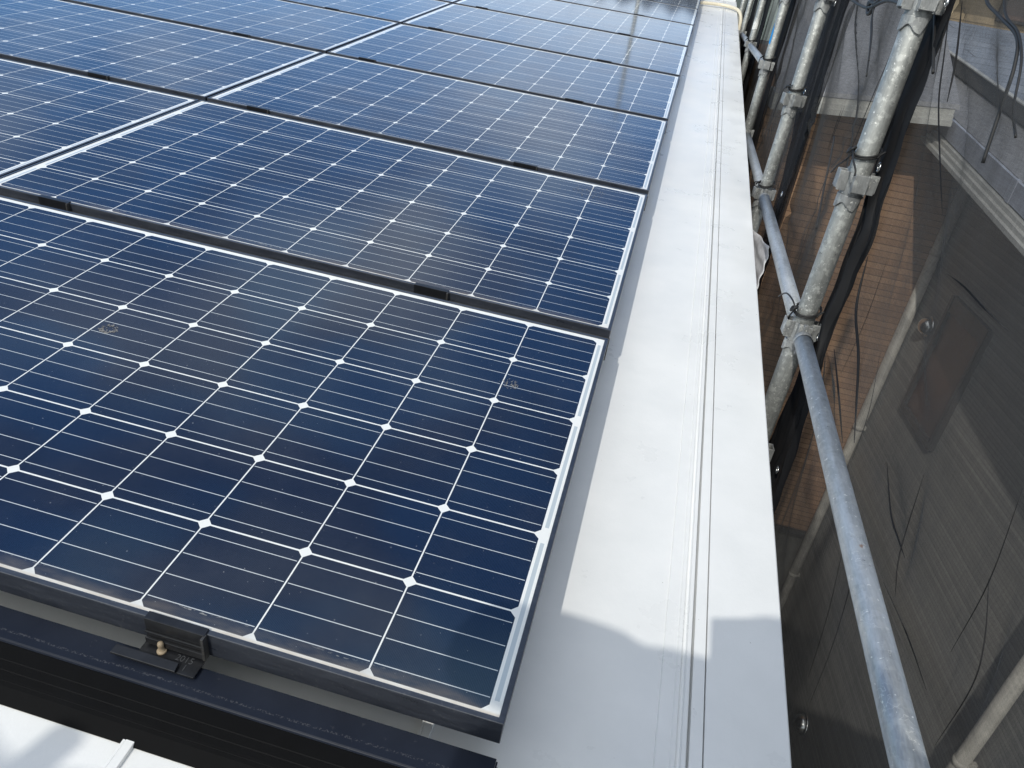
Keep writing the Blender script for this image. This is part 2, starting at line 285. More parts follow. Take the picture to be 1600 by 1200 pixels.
# ---------------------------------------------------------------- mesh builder
class MB:
    def __init__(self): self.v = []; self.f = []; self.sm = []
    def add(self, vs, fs, smooth=False):
        o = len(self.v); self.v += [tuple(p) for p in vs]
        for f in fs: self.f.append(tuple(i + o for i in f)); self.sm.append(smooth)
        return self
    def box(self, a, b):
        (x0, y0, z0), (x1, y1, z1) = a, b
        return self.add([(x0, y0, z0), (x1, y0, z0), (x1, y1, z0), (x0, y1, z0), (x0, y0, z1), (x1, y0, z1), (x1, y1, z1), (x0, y1, z1)],
                        [(3, 2, 1, 0), (4, 5, 6, 7), (0, 1, 5, 4), (1, 2, 6, 5), (2, 3, 7, 6), (3, 0, 4, 7)])
    def beam(self, p0, p1, up, w, h):                # rectangular bar; up = direction of h
        p0 = Vector(p0); p1 = Vector(p1); d = (p1 - p0).normalized(); s = d.cross(Vector(up)).normalized(); u = s.cross(d)
        q = [p + s * a * w / 2 + u * b * h / 2 for p in (p0, p1) for a, b in ((-1, -1), (1, -1), (1, 1), (-1, 1))]
        return self.add(q, [(3, 2, 1, 0), (4, 5, 6, 7), (0, 1, 5, 4), (1, 2, 6, 5), (2, 3, 7, 6), (3, 0, 4, 7)])
    def prism(self, pts, vec):                       # closed polygon swept by a vector
        n = len(pts); v = Vector(vec)
        vs = [Vector(p) for p in pts] + [Vector(p) + v for p in pts]
        return self.add(vs, [tuple(range(n - 1, -1, -1)), tuple(range(n, 2 * n))] + [(i, (i + 1) % n, n + (i + 1) % n, n + i) for i in range(n)])
    def tube(self, path, r, seg=16, caps=True, flat=1.0):
        path = [Vector(p) for p in path]; n = len(path); rs = r if isinstance(r, (list, tuple)) else [r] * n
        t0 = (path[1] - path[0]).normalized(); ref = Vector((1, 0, 0)) if abs(t0.x) < 0.8 else Vector((0, 1, 0))
        u = (ref - t0 * ref.dot(t0)).normalized(); vs = []
        for i, p in enumerate(path):
            t = (path[min(i + 1, n - 1)] - path[max(i - 1, 0)]).normalized()
            u = (u - t * u.dot(t)).normalized(); w = t.cross(u)
            for j in range(seg):
                a = 2 * math.pi * j / seg; vs.append(p + u * math.cos(a) * rs[i] * flat + w * math.sin(a) * rs[i])
        fs = [(i * seg + j, i * seg + (j + 1) % seg, (i + 1) * seg + (j + 1) % seg, (i + 1) * seg + j) for i in range(n - 1) for j in range(seg)]
        self.add(vs, fs, True)
        if caps: o = len(self.v) - len(vs); self.f += [tuple(o + j for j in range(seg - 1, -1, -1)), tuple(o + (n - 1) * seg + j for j in range(seg))]; self.sm += [False, False]
        return self
    def extrude_x(self, prof, x0, x1):               # closed (y, z) profile along x
        return self.prism([(x0, y, z) for y, z in prof], (x1 - x0, 0, 0))
    def lathe(self, c, prof, axis='Z', seg=24):      # (r, h) profile about an axis through c
        vs = []
        for r, h in prof:
            for j in range(seg):
                a = 2 * math.pi * j / seg; ca, sa = r * math.cos(a), r * math.sin(a)
                vs.append({'Z': (c[0] + ca, c[1] + sa, c[2] + h), 'X': (c[0] + h, c[1] + ca, c[2] + sa), 'Y': (c[0] + ca, c[1] + h, c[2] + sa)}[axis])
        n = len(prof)
        fs = [(i * seg + j, i * seg + (j + 1) % seg, (i + 1) * seg + (j + 1) % seg, (i + 1) * seg + j) for i in range(n - 1) for j in range(seg)]
        return self.add(vs, fs, True)
    def build(self, name, mat, parent=None, bevel=0.0, seg=2, fixn=True):
        me = bpy.data.meshes.new(name); me.from_pydata(self.v, [], self.f); me.update()
        if fixn:
            b = bmesh.new(); b.from_mesh(me); bmesh.ops.recalc_face_normals(b, faces=b.faces); b.to_mesh(me); b.free()
        me.polygons.foreach_set('use_smooth', self.sm)
        me.materials.append(M[mat]); o = bpy.data.objects.new(name, me); COL.objects.link(o)
        if parent: o.parent = parent
        if bevel:
            md = o.modifiers.new('bevel', 'BEVEL'); md.width = bevel; md.segments = seg; md.limit_method = 'ANGLE'; md.angle_limit = R_(35)
        return o

def tag(o, label=None, cat=None, group=None, kind=None):
    if label: o['label'] = label
    if cat: o['category'] = cat
    if group: o['group'] = group
    if kind: o['kind'] = kind
    return o
def empty(name, loc, rot=(0, 0, 0)):
    o = bpy.data.objects.new(name, None); COL.objects.link(o); o.location = loc; o.rotation_euler = rot; o.empty_display_size = 0.05; return o
ROOF = (PITCH, 0, 0)
def children(o): return [c for c in bpy.data.objects if c.parent is o]
def copy_tree(o, parent=None):
    c = o.copy(); COL.objects.link(c); c.parent = parent
    for ch in children(o): copy_tree(ch, c)
    return c
ORD = ['first', 'second', 'third', 'fourth', 'fifth', 'sixth', 'seventh', 'eighth', 'ninth', 'tenth']

# ---------------------------------------------------------------- ground and the roof the panels stand on
GZ = -5.6
tag(MB().box((-150, -150, GZ - 0.3), (150, 150, GZ)).build('ground', 'ground'), kind='structure')

house = tag(empty('house', W(0, 0, -0.12), ROOF), 'house with the white painted metal roof that carries the solar panels', 'house')
RZ = 0.0                                             # local to the house: roof surface z = 0
b = MB().box((-6.5, -0.42, -0.05), (0.246, 9.42, RZ))
for i in range(-14, 1):                              # standing seams under the panels
    sx = -0.0775 + i * 0.347
    b.box((sx - 0.006, -0.425, RZ), (sx + 0.006, 9.40, 0.007)); b.box((sx - 0.0100, -0.424, 0.0045), (sx - 0.006, 9.40, 0.0065))
b.build('roof_sheet', 'white', house, 0.0012)
prof = [(.226, -.0005), (.226, .0012), (.2275, .0030), (.2465, .0030), (.2485, .0052), (.2535, .0052), (.2560, .0020), (.2595, .0020), (.2612, .0098), (.2668, .0098), (.2682, -.0060), (.2714, -.0060),
        (.2724, .0058), (.2903, .0058), (.2906, -.0060), (.2920, -.0060), (.2925, .0062), (.330, .0066), (.4118, .0052), (.4143, .0022), (.4143, -.105), (.4200, -.112), (.4190, -.1135), (.400, -.113), (.400, -.052), (.24, -.052)]
MB().prism([(x, -0.425, z) for x, z in prof], (0, 9.85, 0)).build('verge_flashing', 'white', house)
b = MB(); b.box((-6.4, -0.30, -6.5), (0.345, 9.3, -0.054)); b.build('wall', 'wall', house)
MB().box((-6.4, -0.47, -0.16), (0.414, -0.43, 0.004)).build('eave_fascia', 'white', house, 0.003)
b = MB(); b.prism([(-6.5, 9.30, 0.004), (-6.5, 9.42, 0.030), (-6.5, 9.54, 0.004)], (6.9, 0, 0)); b.build('ridge_cap', 'white', house)

# ---------------------------------------------------------------- solar panels
PX, PY = 1.6397, 1.0177
panel0 = tag(empty('solar_panel', W(0, 0, 0), ROOF), cat='solar panel', group='solar panels on the white metal roof')
def ring(outer, inner, z0, z1, b):
    (ax, ay, bx, by), (cx, cy, dx, dy) = outer, inner
    vs = [(ax, ay), (bx, ay), (bx, by), (ax, by), (cx, cy), (dx, cy), (dx, dy), (cx, dy)]
    vs = [(x, y, z0) for x, y in vs] + [(x, y, z1) for x, y in vs]
    fs = []
    for i in range(4):
        j = (i + 1) % 4
        fs += [(i, j, 4 + j, 4 + i), (8 + i, 12 + i, 12 + j, 8 + j), (i, 8 + i, 8 + j, j), (4 + i, 4 + j, 12 + j, 12 + i)]
    b.add(vs, fs)
OUT = (-1.6095, -0.0115, 0.0225, 0.9667)
fr = MB(); ring(OUT, (-1.6015, -0.0035, 0.0145, 0.9587), -0.040, 0.0016, fr)
fr.build('frame', 'frame', panel0, 0.0011)
MB().box((-1.6020, -0.0040, -0.006), (0.0150, 0.9592, 0.0)).build('glass', 'cells', panel0)
def plabel(c, r):
    if c == 0:
        base = ['largest nearest solar panel, whole front corner in view beside the white verge', 'second solar panel from the front in the column along the white verge', ][r] if r < 2 else '%s solar panel from the front in the column along the white verge' % ORD[r]
        return base
    return '%s solar panel from the front in the left column away from the verge' % ORD[r]
for c in range(2):
    for r in range(9 if c == 0 else 8):
        p = panel0 if (c, r) == (0, 0) else copy_tree(panel0)
        p.location = W(-c * PX, r * PY, random.uniform(-0.0006, 0.0006) if r else 0); p['label'] = plabel(c, r)
        p.rotation_euler = (PITCH + (random.uniform(-0.0012, 0.0012) if r else 0), random.uniform(-0.0015, 0.0015) if r else 0, 0)

# joint bars between the rows (grooved, dark) and the clamps sitting on them
rail0 = None
for c in range(2):
    for r in range(1, 9):
        if rail0 is None:
            b = MB(); pr = [(-0.0495, -0.058), (-0.0495, -0.0195), (-0.0445, -0.0175), (-0.0415, -0.0215), (-0.036, -0.0215), (-0.0345, -0.0175), (-0.031, -0.0175), (-0.0295, -0.0215), (-0.024, -0.0215), (-0.0225, -0.0175), (-0.0135, -0.0175), (-0.0135, -0.058)]
            b.extrude_x(pr, -1.6120, 0.0245)
            rail0 = b.build('joint_bar', 'rail', None, 0.0006, 1); o = rail0
        else: o = rail0.copy(); COL.objects.link(o)
        o.location = W(-c * PX, r * PY, 0); o.rotation_euler = ROOF
        tag(o, 'dark joint bar between the %s and %s panels of the %s column' % (ORD[r - 1], ORD[r], 'verge side' if c == 0 else 'left'), 'joint bar', 'joint bars between the panel rows')

def text_mesh(s, size):
    cu = bpy.data.curves.new('t', 'FONT'); cu.body = s; cu.size = size; cu.extrude = 0.0004; cu.offset = -0.0002
    o = bpy.data.objects.new('t', cu); COL.objects.link(o); dg = bpy.context.evaluated_depsgraph_get(); dg.update()
    me = bpy.data.meshes.new_from_object(o.evaluated_get(dg)); bpy.data.objects.remove(o); bpy.data.curves.remove(cu); return me

def build_clamp():
    root = empty('panel_clamp', (0, 0, 0), ROOF)
    b = MB(); b.box((-0.042, -0.0150, 0.0020), (0.042, -0.0040, 0.0042)); b.box((-0.042, -0.0165, -0.0385), (0.042, -0.0140, 0.0042))
    b.box((-0.042, -0.0195, -0.0200), (0.042, -0.0165, -0.0172)); b.box((-0.042, -0.0205, -0.0400), (0.0395, -0.0165, -0.0290))
    b.build('clip', 'clampm', root, 0.0006)
    MB().box((0.0395, -0.0225, -0.0385), (0.0435, -0.0125, 0.0035)).build('end_rib', 'rail', root, 0.0006)
    b = MB(); b.box((-0.046, -0.0450, -0.0470), (0.0400, -0.0150, -0.0440)); b.build('base_flange', 'clampm', root, 0.0006)
    b = MB(); b.prism([(-0.0750, -0.0470, -0.0395), (-0.0735, -0.0345, -0.0380), (0.0140, -0.0345, -0.0380), (0.0155, -0.0470, -0.0395)], (0, 0, -0.0034)); b.build('lip', 'clampm', root, 0.0006)
    b = MB(); cx, cy = -0.0180, -0.0235
    b.lathe((cx, cy, -0.0440), [(0.0, 0.0), (0.0062, 0.0), (0.0062, 0.0022), (0.0050, 0.0030), (0.0036, 0.0032), (0.0034, 0.0105), (0.0039, 0.0120), (0.0041, 0.0150), (0.0034, 0.0176), (0.0018, 0.0188), (0.0, 0.0190)], 'Z', 16)
    b.build('bolt', 'bolt', root)
    for s, px, py in (('2015', 0.0030, -0.0290), ('1', 0.0185, -0.0400)):
        me = text_mesh(s, 0.0125); me.materials.append(M['emboss']); o = bpy.data.objects.new('year_mark', me); COL.objects.link(o); o.parent = root; o.location = (px, py, -0.0436)
    return root
clamp0 = build_clamp()
G = 'black clamps holding the panel rows'
# the small clamps further up the roof show no bolts or marks: same clip, flange and lip
first = True
def clamp_label(c, r, kx):
    side = ('nearer the verge' if kx == 0 else 'further from the verge') if c == 0 else ('nearer the verge' if kx == 0 else 'at far left')
    if r == 0: return 'black clamp with tan bolt and embossed 2015 on the front edge of the nearest panel'
    return 'clamp on the front edge of the %s panel, %s column, %s' % (ORD[r], 'verge' if c == 0 else 'left', side)
for c in range(2):
    for r in range(0, 9 if c == 0 else 8):
        for kx, ox in enumerate((-0.4095, -1.4080)):
            if r == 0 and (c or kx): continue
            o = clamp0 if first else copy_tree(clamp0); first = False
            o.location = W(-c * PX + ox, r * PY, 0); tag(o, clamp_label(c, r, kx), 'clamp', G)
            o['category'] = 'clamp'

# black cover rail along the eave
b = MB(); b.extrude_x([(-0.0245, -0.0505), (-0.0650, -0.0505), (-0.0672, -0.0515), (-0.0685, -0.0540), (-0.0640, -0.0560), (-0.0245, -0.0530)], -4.2, 0.0235)
fc = MB(); pr = [(-0.0687, -0.0545)]
for i in range(3):
    t = 0.24 + 0.155 * i; y = -0.0687 - 0.0433 * t; z = -0.0545 - 0.0755 * t
    pr += [(y, z), (y - 0.0010, z - 0.0004), (y - 0.0015, z - 0.0016), (y - 0.0009, z - 0.0020)]
pr += [(-0.1120, -0.1185), (-0.1085, -0.1185), (-0.0655, -0.0570)]
fc.extrude_x(pr, -4.2, 0.0234)
cv = tag(empty('eave_cover', W(0, 0, 0), ROOF), 'long black cover rail with ribbed front face in front of the nearest panel', 'cover rail')
b.build('cover_profile', 'cover', cv, 0.0005); fc.build('ribbed_face', 'face', cv, 0.0003, 1)
b = MB(); b.prism([(0.0236, -0.0265, -0.0525), (0.0236, -0.0660, -0.0525), (0.0236, -0.1090, -0.1180), (0.0236, -0.0265, -0.1180)], (0.0022, 0, 0)); b.lathe((0.0258, -0.034, -0.060), [(0, 0.002), (0.004, 0.0018), (0.004, 0)], 'X', 12); b.build('end_cap', 'cover', cv, 0.0006)
b = MB()
for i in range(12): b.box((-0.15 - i * 0.36, -0.060, -0.1195), (-0.12 - i * 0.36, -0.030, -0.0530))
b.build('bracket', 'rail', cv)

# bird droppings dried on the glass
def dropping(x, y, r, n, label, ringy):
    b = MB()
    for i in range(n):
        a = random.uniform(0, 6.283); q = r * (0.55 + 0.45 * random.random() if ringy and random.random() < 0.75 else math.sqrt(random.random()) * 0.9)
        cx, cy = q * math.cos(a) * 1.1, q * math.sin(a); s = random.uniform(0.0002, 0.0007); t = random.uniform(0, 3.14)
        lx = random.uniform(1.0, 5.0)
        pts = [(cx + s * lx * math.cos(w) * math.cos(t) - s * math.sin(w) * math.sin(t), cy + s * lx * math.cos(w) * math.sin(t) + s * math.sin(w) * math.cos(t), 0.0) for w in [j * 6.283 / 7 for j in range(7)]]
        b.prism(pts, (0, 0, 0.0007 + i * 2e-6))
    o = b.build('bird_dropping', 'drop'); o.location = W(x, y, 0.0002); o.rotation_euler = ROOF
    tag(o, label, 'dropping', 'bird droppings on the nearest panels')
dropping(-0.919, 0.550, 0.017, 110, 'round grey dried dropping on the nearest panel, towards its left end', True)
dropping(-0.145, 0.698, 0.020, 60, 'faint pale splash of dropping near the verge end of the nearest panel', False)
dropping(-0.165, 1.890, 0.055, 70, 'faint pale smear near the far corner of the second panel', False)

# cream conduit hose at the far end of the verge
path = [(-0.10, 8.46, -0.095), (0.00, 8.50, -0.092), (0.12, 8.57, -0.090), (0.24, 8.60, -0.088), (0.34, 8.56, -0.088), (0.42, 8.42, -0.094), (0.455, 8.27, -0.14), (0.462, 8.18, -0.22), (0.462, 8.14, -0.36), (0.462, 8.12, -0.7), (0.462, 8.12, -1.6)]
def catmull(pts, n=8):
    P = [Vector(p) for p in pts]; P = [P[0] * 2 - P[1]] + P + [P[-1] * 2 - P[-2]]; o = []
    for i in range(1, len(P) - 2):
        for j in range(n):
            t = j / n; a, b_, c, d = P[i - 1:i + 3]
            o.append(0.5 * ((2 * b_) + (c - a) * t + (2 * a - 5 * b_ + 4 * c - d) * t * t + (3 * b_ - a - 3 * c + d) * t ** 3))
    o.append(P[-2]); return o
tag(MB().tube(catmull([W(*p) for p in path]), 0.0165, 14).build('conduit_hose', 'hose'), 'cream flexible conduit hose bent over the far end of the white verge', 'hose')

# ---------------------------------------------------------------- scaffold beside the verge
SX = 0.475
LV = (0.844, 0.4735, 0.1035, -0.2665, -0.6365, -1.0065)
def build_post():
    root = empty('scaffold_post', (0, 0, 0))
    MB().tube([(0, 0, -3.6 - 2.0), (0, 0, -2), (0, 0, 0), (0, 0, 2.3)], 0.0243, 28).build('tube', 'post', root)
    b = MB().lathe((0, 0, -5.6), [(0.0, 0.0), (0.07, 0.0), (0.07, 0.012), (0.026, 0.02), (0.026, 0.12)]); b.build('base_plate', 'clamp', root)
    for z in LV:
        b = MB()
        for a in range(4):
            c, s = math.cos(a * math.pi / 2 + 0.06), math.sin(a * math.pi / 2 + 0.06)
            def T(p): return (p[0] * c - p[1] * s, p[0] * s + p[1] * c, p[2] + z)
            for lo, hi in (((0.022, -0.0165, -0.022), (0.041, -0.0135, 0.022)), ((0.022, 0.0135, -0.022), (0.041, 0.0165, 0.022)), ((0.0405, -0.0165, -0.018), (0.0437, 0.0165, 0.022))):
                t = MB().box(lo, hi); b.add([T(p) for p in t.v], t.f)
        b.lathe((0, 0, z), [(0.0244, -0.034), (0.0272, -0.032), (0.0272, 0.018), (0.0244, 0.020)], 'Z', 24)
        # short open sleeve hanging below on the side towards the roof, with a scalloped lower lip
        n = 15; vs = []
        for i in range(n):
            t = i / (n - 1); an = R_(150 + 165 * t); zb = z - 0.062 + 0.016 * math.exp(-((t - 0.5) / 0.16) ** 2) + 0.030 * max(0, abs(t - 0.5) - 0.36) / 0.14
            for r in (0.0255, 0.0295):
                for zz in (z - 0.030, zb): vs.append((r * math.cos(an), r * math.sin(an), zz))
        fs = []
        for i in range(n - 1):
            o = 4 * i; fs += [(o, o + 4, o + 5, o + 1), (o + 2, o + 3, o + 7, o + 6), (o, o + 2, o + 6, o + 4), (o + 1, o + 5, o + 7, o + 3)]
        fs += [(0, 1, 3, 2), (4 * n - 4, 4 * n - 2, 4 * n - 1, 4 * n - 3)]; b.add(vs, fs)
        b.build('wedge_socket', 'clamp', root, 0.0012)
    return root
post0 = build_post()
POSTS = [(-0.30, 'scaffold post'), (1.25, 'thick nearest galvanised scaffold post with mortar splashes'), (2.69, 'second scaffold post, behind the nearest one along the verge'),
         (4.20, 'third scaffold post with a strip of blue tape'), (6.00, 'fourth scaffold post with a white splash, beyond the one with blue tape'), (7.60, 'thin fifth scaffold post beside the far end of the verge'), (9.05, 'furthest scaffold post beside the far end of the verge')]
POSTS[0] = (-0.30, 'scaffold post nearest the eave, beyond the bottom corner of the picture')
for i, (y, lab) in enumerate(POSTS):
    p = post0 if i == 0 else copy_tree(post0)
    p.location = (SX - (0.014 if i == 0 else 0), y, 0); p.rotation_euler = (0, 0, 0.12 * ((i * 37) % 5 - 2)); tag(p, lab, 'scaffold post', 'scaffold posts along the verge')
def post_y(i): return POSTS[i][0]
# blue tape on the third post and white splash on the fourth
def wrap(y, z, r, a0, a1, h, mat, name, label, cat, slant=0.0):
    b = MB(); n = 10; vs = []
    for i in range(n + 1):
        a = a0 + (a1 - a0) * i / n
        for q in (r + 0.0004, r + 0.0012):
            for s in (0, 1): vs.append((SX + q * math.cos(a), y + q * math.sin(a), z + slant * i / n + (h * (0.75 + 0.25 * math.sin(i * 1.9)) if s else 0)))
    fs = []
    for i in range(n):
        o = 4 * i; fs += [(o, o + 4, o + 5, o + 1), (o + 2, o + 3, o + 7, o + 6), (o, o + 2, o + 6, o + 4), (o + 1, o + 5, o + 7, o + 3)]
    fs += [(0, 1, 3, 2), (4 * n, 4 * n + 2, 4 * n + 3, 4 * n + 1)]
    tag(b.add(vs, fs).build(name, mat), label, cat)
wrap(4.20, 0.590, 0.0243, 3.35, 3.95, 0.100, 'tape', 'tape', 'strip of blue tape stuck round the third scaffold post', 'tape', -0.01)
wrap(6.00, 0.575, 0.0243, 3.6, 5.2, 0.075, 'helmet', 'paint_splash', 'white paint splash on the fourth scaffold post', 'splash', 0.01)

# ledgers, level, end to end between the posts
def ledger(y0, y1, z, label, dx=0.0, r=0.02135):
    root = tag(empty('ledger_pipe', (SX, 0, z)), label, 'ledger', 'ledger pipes between scaffold posts')
    MB().tube([(dx * 0.96, y0 + 0.062, 0), (dx * 0.66, (y0 * 2 + y1) / 3, 0), (dx * 0.04, y1 - 0.062, 0)], r, 28).build('tube', 'ledger', root)
    for ya, d in ((y0, 1), (y1, -1)):
        b = MB().lathe((0, ya + d * 0.058, 0), [(0.0, 0.0), (0.0225, 0.0), (0.0225, d * 0.016), (0.0214, d * 0.018)], 'Y', 24)
        b.box((-0.0085, min(ya + d * 0.034, ya + d * 0.060), -0.026), (0.0085, max(ya + d * 0.034, ya + d * 0.060), 0.016))
        b.prism([(-0.0045, ya + d * 0.040, 0.034), (-0.0045, ya + d * 0.054, 0.034), (-0.0045, ya + d * 0.048, -0.046), (-0.0045, ya + d * 0.041, -0.046)], (0.009, 0, 0))
        if d == 1: b.v = [(x + dx, y, zz) for x, y, zz in b.v]
        b.build('wedge_head', 'clamp', root, 0.001)
ledger(post_y(0), post_y(1), 0.098, 'long bluish galvanised ledger pipe in front, running towards the bottom corner', -0.014, 0.0202)
ledger(post_y(1), post_y(2), 0.098, 'ledger pipe crossing behind the nearest scaffold post')
ledger(post_y(2), post_y(3), 0.098, 'dark ledger pipe from the second to the third post just above the verge edge')
ledger(post_y(3), post_y(4), 0.466, 'short dark ledger pipe between the blue-taped post and the next')
ledger(post_y(4), post_y(5), 0.466, 'far dark ledger pipe beyond the post with a white splash')
for i in (0, 1, 2, 3, 4): ledger(post_y(i), post_y(i + 1), -2.0, 'lower ledger pipe in the shade below span %d' % (i + 1))

# ---------------------------------------------------------------- black mesh nets hung outside the posts
NX = 0.535
def seg_d(y, z, p, q):
    dy, dz = q[0] - p[0], q[1] - p[1]; L2 = dy * dy + dz * dz
    t = np.clip(((y - p[0]) * dy + (z - p[1]) * dz) / L2, 0, 1)
    return np.hypot(y - p[0] - t * dy, z - p[1] - t * dz), t
def net_mesh(name, y0, y1, z0, z1, x0, mat, step, seed, folds=(), amp=0.012, parent=None):
    ny = int((y1 - y0) / step) + 1; nz = int((z1 - z0) / (step * 1.6)) + 1
    Y, Z = np.meshgrid(np.linspace(y0, y1, ny), np.linspace(z0, z1, nz)); rg = np.random.RandomState(seed)
    X = np.full_like(Y, x0)
    for i in range(16):
        fy, fz = rg.uniform(-1, 1) * 14, rg.uniform(-1, 1) * 6; X += amp / 4 * np.sin(fy * Y + fz * Z + rg.uniform(0, 6.28))
    for i in range(15):                                   # fans of tension folds running from the ties
        ty = y0 if i % 2 else y1; tz = LV[i % 4] + 0.0; s = 1 if i % 2 else -1
        qy = ty + s * rg.uniform(0.35, 0.9); qz = tz + rg.uniform(-0.8, 0.3)
        d, t = seg_d(Y, Z, (ty, tz), (qy, qz)); X += rg.choice([-1, 1]) * rg.uniform(0.006, 0.016) * np.exp(-(d / rg.uniform(0.010, 0.030)) ** 2) * (1 - t) ** 0.5
    for (p, q, a, w) in folds:
        d, t = seg_d(Y, Z, p, q); X += a * np.exp(-(d / w) ** 2) * np.sin(np.pi * np.clip(t * 0.9 + 0.08, 0, 1))
    v = np.stack([X, Y, Z], -1).reshape(-1, 3)
    f = [(j * ny + i, j * ny + i + 1, (j + 1) * ny + i + 1, (j + 1) * ny + i) for j in range(nz - 1) for i in range(ny - 1)]
    b = MB(); b.v = [tuple(p) for p in v]; b.f = f; b.sm = [True] * len(f)
    return b.build(name, mat, parent, fixn=False)
def vstrip(name, left, right, x0, mat, seed, parent, amp=0.010, n=90, m_=9):
    """crumpled vertical hem: left/right are lists of (z, y)"""
    L = sorted(left); Rr = sorted(right); rg = np.random.RandomState(seed); zs = np.linspace(L[0][0], L[-1][0], n); b = MB(); vs = []
    ph = rg.uniform(0, 6.28, 12)
    for z in zs:
        yl = np.interp(z, [p[0] for p in L], [p[1] for p in L]); yr = np.interp(z, [p[0] for p in Rr], [p[1] for p in Rr])
        for i in range(m_):
            t = i / (m_ - 1)
            x = x0 + amp * (math.sin(t * 9 + ph[0] + z * 1.3) + 0.6 * math.sin(t * 17 + ph[1] - z * 3.1) + 0.35 * math.sin(z * 11 + ph[2] + 4 * t) + 0.5 * math.sin(t * 26 + z * 5 + ph[5]) * math.sin(z * 7 + ph[6]) + 0.25 * math.sin(z * 41 + t * 11))
            y = yl + (yr - yl) * t + 0.004 * math.sin(z * 13 + ph[3]) + 0.003 * math.sin(z * 37 + ph[4])
            vs.append((x, y, z))
    fs = [(j * m_ + i, j * m_ + i + 1, (j + 1) * m_ + i + 1, (j + 1) * m_ + i) for j in range(n - 1) for i in range(m_ - 1)]
    return b.add(vs, fs, True).build(name, mat, parent, fixn=False)
def eyelet(y, z, parent, x=0.512):
    b = MB(); n, s = 18, 8; vs = []
    for i in range(n):
        a = 2 * math.pi * i / n
        for j in range(s):
            q = 2 * math.pi * j / s; r = 0.0085 + 0.0026 * math.cos(q); vs.append((x + 0.0026 * math.sin(q), y + r * math.cos(a), z + r * math.sin(a)))
    fs = [(i * s + j, i * s + (j + 1) % s, ((i + 1) % n) * s + (j + 1) % s, ((i + 1) % n) * s + j) for i in range(n) for j in range(s)]
    b.add(vs, fs, True).build('eyelet', 'steel', parent)
def crease(pts, r, parent, x=0.528):
    n = len(pts); P = catmull([(x, y, z) for y, z in pts], 6); N = len(P)
    b = MB().tube(P, [r * max(0.12, math.sin(math.pi * (i + 0.5) / N) ** 0.6) for i in range(N)], 6); b.build('crease', 'hem', parent)

def net(name_lab, y0, y1, i, folds=()):
    root = tag(empty('mesh_net', (0, 0, 0)), name_lab, 'net', 'black mesh nets on the scaffold')
    return root
n1 = tag(empty('mesh_net', (0, 0, 0)), 'wide black mesh net hung in front of the grey wall and its window', 'net', 'black mesh nets on the scaffold')
net_mesh('net_sheet', -0.9, 1.25, -4.6, 1.35, NX, 'net1', 0.012, 3, parent=n1, amp=0.014, folds=[
    ((0.68, 0.463), (0.40, 0.476), 0.012, 0.012), ((0.39, 0.05), (0.163, 0.073), -0.012, 0.012), ((0.57, 0.16), (0.37, 0.12), 0.013, 0.014), ((0.434, 0.227), (0.34, 0.068), 0.012, 0.012),
    ((1.0, 0.86), (0.60, 0.66), -0.016, 0.03), ((0.9, 0.58), (0.5, 0.25), 0.014, 0.03), ((0.17, 0.26), (0.09, 0.05), 0.012, 0.012), ((0.8, 0.4), (0.3, 0.3), -0.014, 0.04)])
vstrip('hem', [(-4.6, 1.19), (-0.30, 1.18), (-0.10, 1.198), (0.07, 1.170), (0.16, 1.203), (0.30, 1.240), (0.40, 1.258), (0.44, 1.31), (0.85, 1.36), (1.4, 1.38)],
       [(-4.6, 1.06), (-0.27, 1.06), (-0.10, 1.10), (0.15, 1.150), (0.40, 1.142), (0.50, 1.158), (0.67, 1.173), (0.85, 1.21), (1.4, 1.22)], 0.522, 'hem', 5, n1, 0.009, 260, 15)
for y, z in ((1.236, 0.515), (1.196, 0.112), (1.10, -0.221), (1.21, 0.845)): eyelet(y, z, n1, 0.508)
for pts, r in (([(1.132, 0.344), (1.067, 0.246), (0.918, 0.190), (0.747, 0.089)], 0.0032), ([(1.104, 0.126), (0.95, 0.09), (0.807, 0.052)], 0.0022), ([(0.678, 0.463), (0.59, 0.470), (0.498, 0.472), (0.409, 0.476)], 0.0016),
               ([(0.392, 0.05), (0.266, 0.068), (0.163, 0.073)], 0.0010), ([(0.174, 0.256), (0.121, 0.208), (0.096, 0.158), (0.093, 0.056)], 0.0009), ([(0.573, 0.159), (0.474, 0.124), (0.413, 0.12), (0.368, 0.12)], 0.0014),
               ([(0.434, 0.227), (0.389, 0.114), (0.34, 0.068)], 0.0009), ([(1.262, 0.851), (1.163, 0.759), (1.075, 0.678), (0.915, 0.585), (0.805, 0.525)], 0.0016), ([(1.182, 0.852), (1.078, 0.757), (1.025, 0.684)], 0.0020)):
    crease(pts, r, n1)
rgc = random.Random(21)
for i in range(6):
    y = rgc.uniform(0.05, 1.0); z = rgc.uniform(-0.05, 0.55); L = rgc.uniform(0.08, 0.30); sl = rgc.uniform(-0.9, 0.5)
    crease([(y, z), (y + sl * L * 0.5 + rgc.uniform(-.02, .02), z - L * 0.5), (y + sl * L * 0.9, z - L)], rgc.uniform(0.0005, 0.0008), n1)
n2 = tag(empty('mesh_net', (0, 0, 0)), 'black mesh net between the nearest and second posts, brown wall showing through', 'net', 'black mesh nets on the scaffold')
net_mesh('net_sheet', 1.25, 2.46, -4.6, 1.35, NX + 0.004, 'net', 0.013, 8, parent=n2, amp=0.012, folds=[((2.1, 0.45), (1.7, 0.38), 0.016, 0.03), ((1.9, 0.5), (1.95, 0.1), -0.012, 0.03), ((2.3, 0.75), (1.6, 0.3), 0.012, 0.05)])
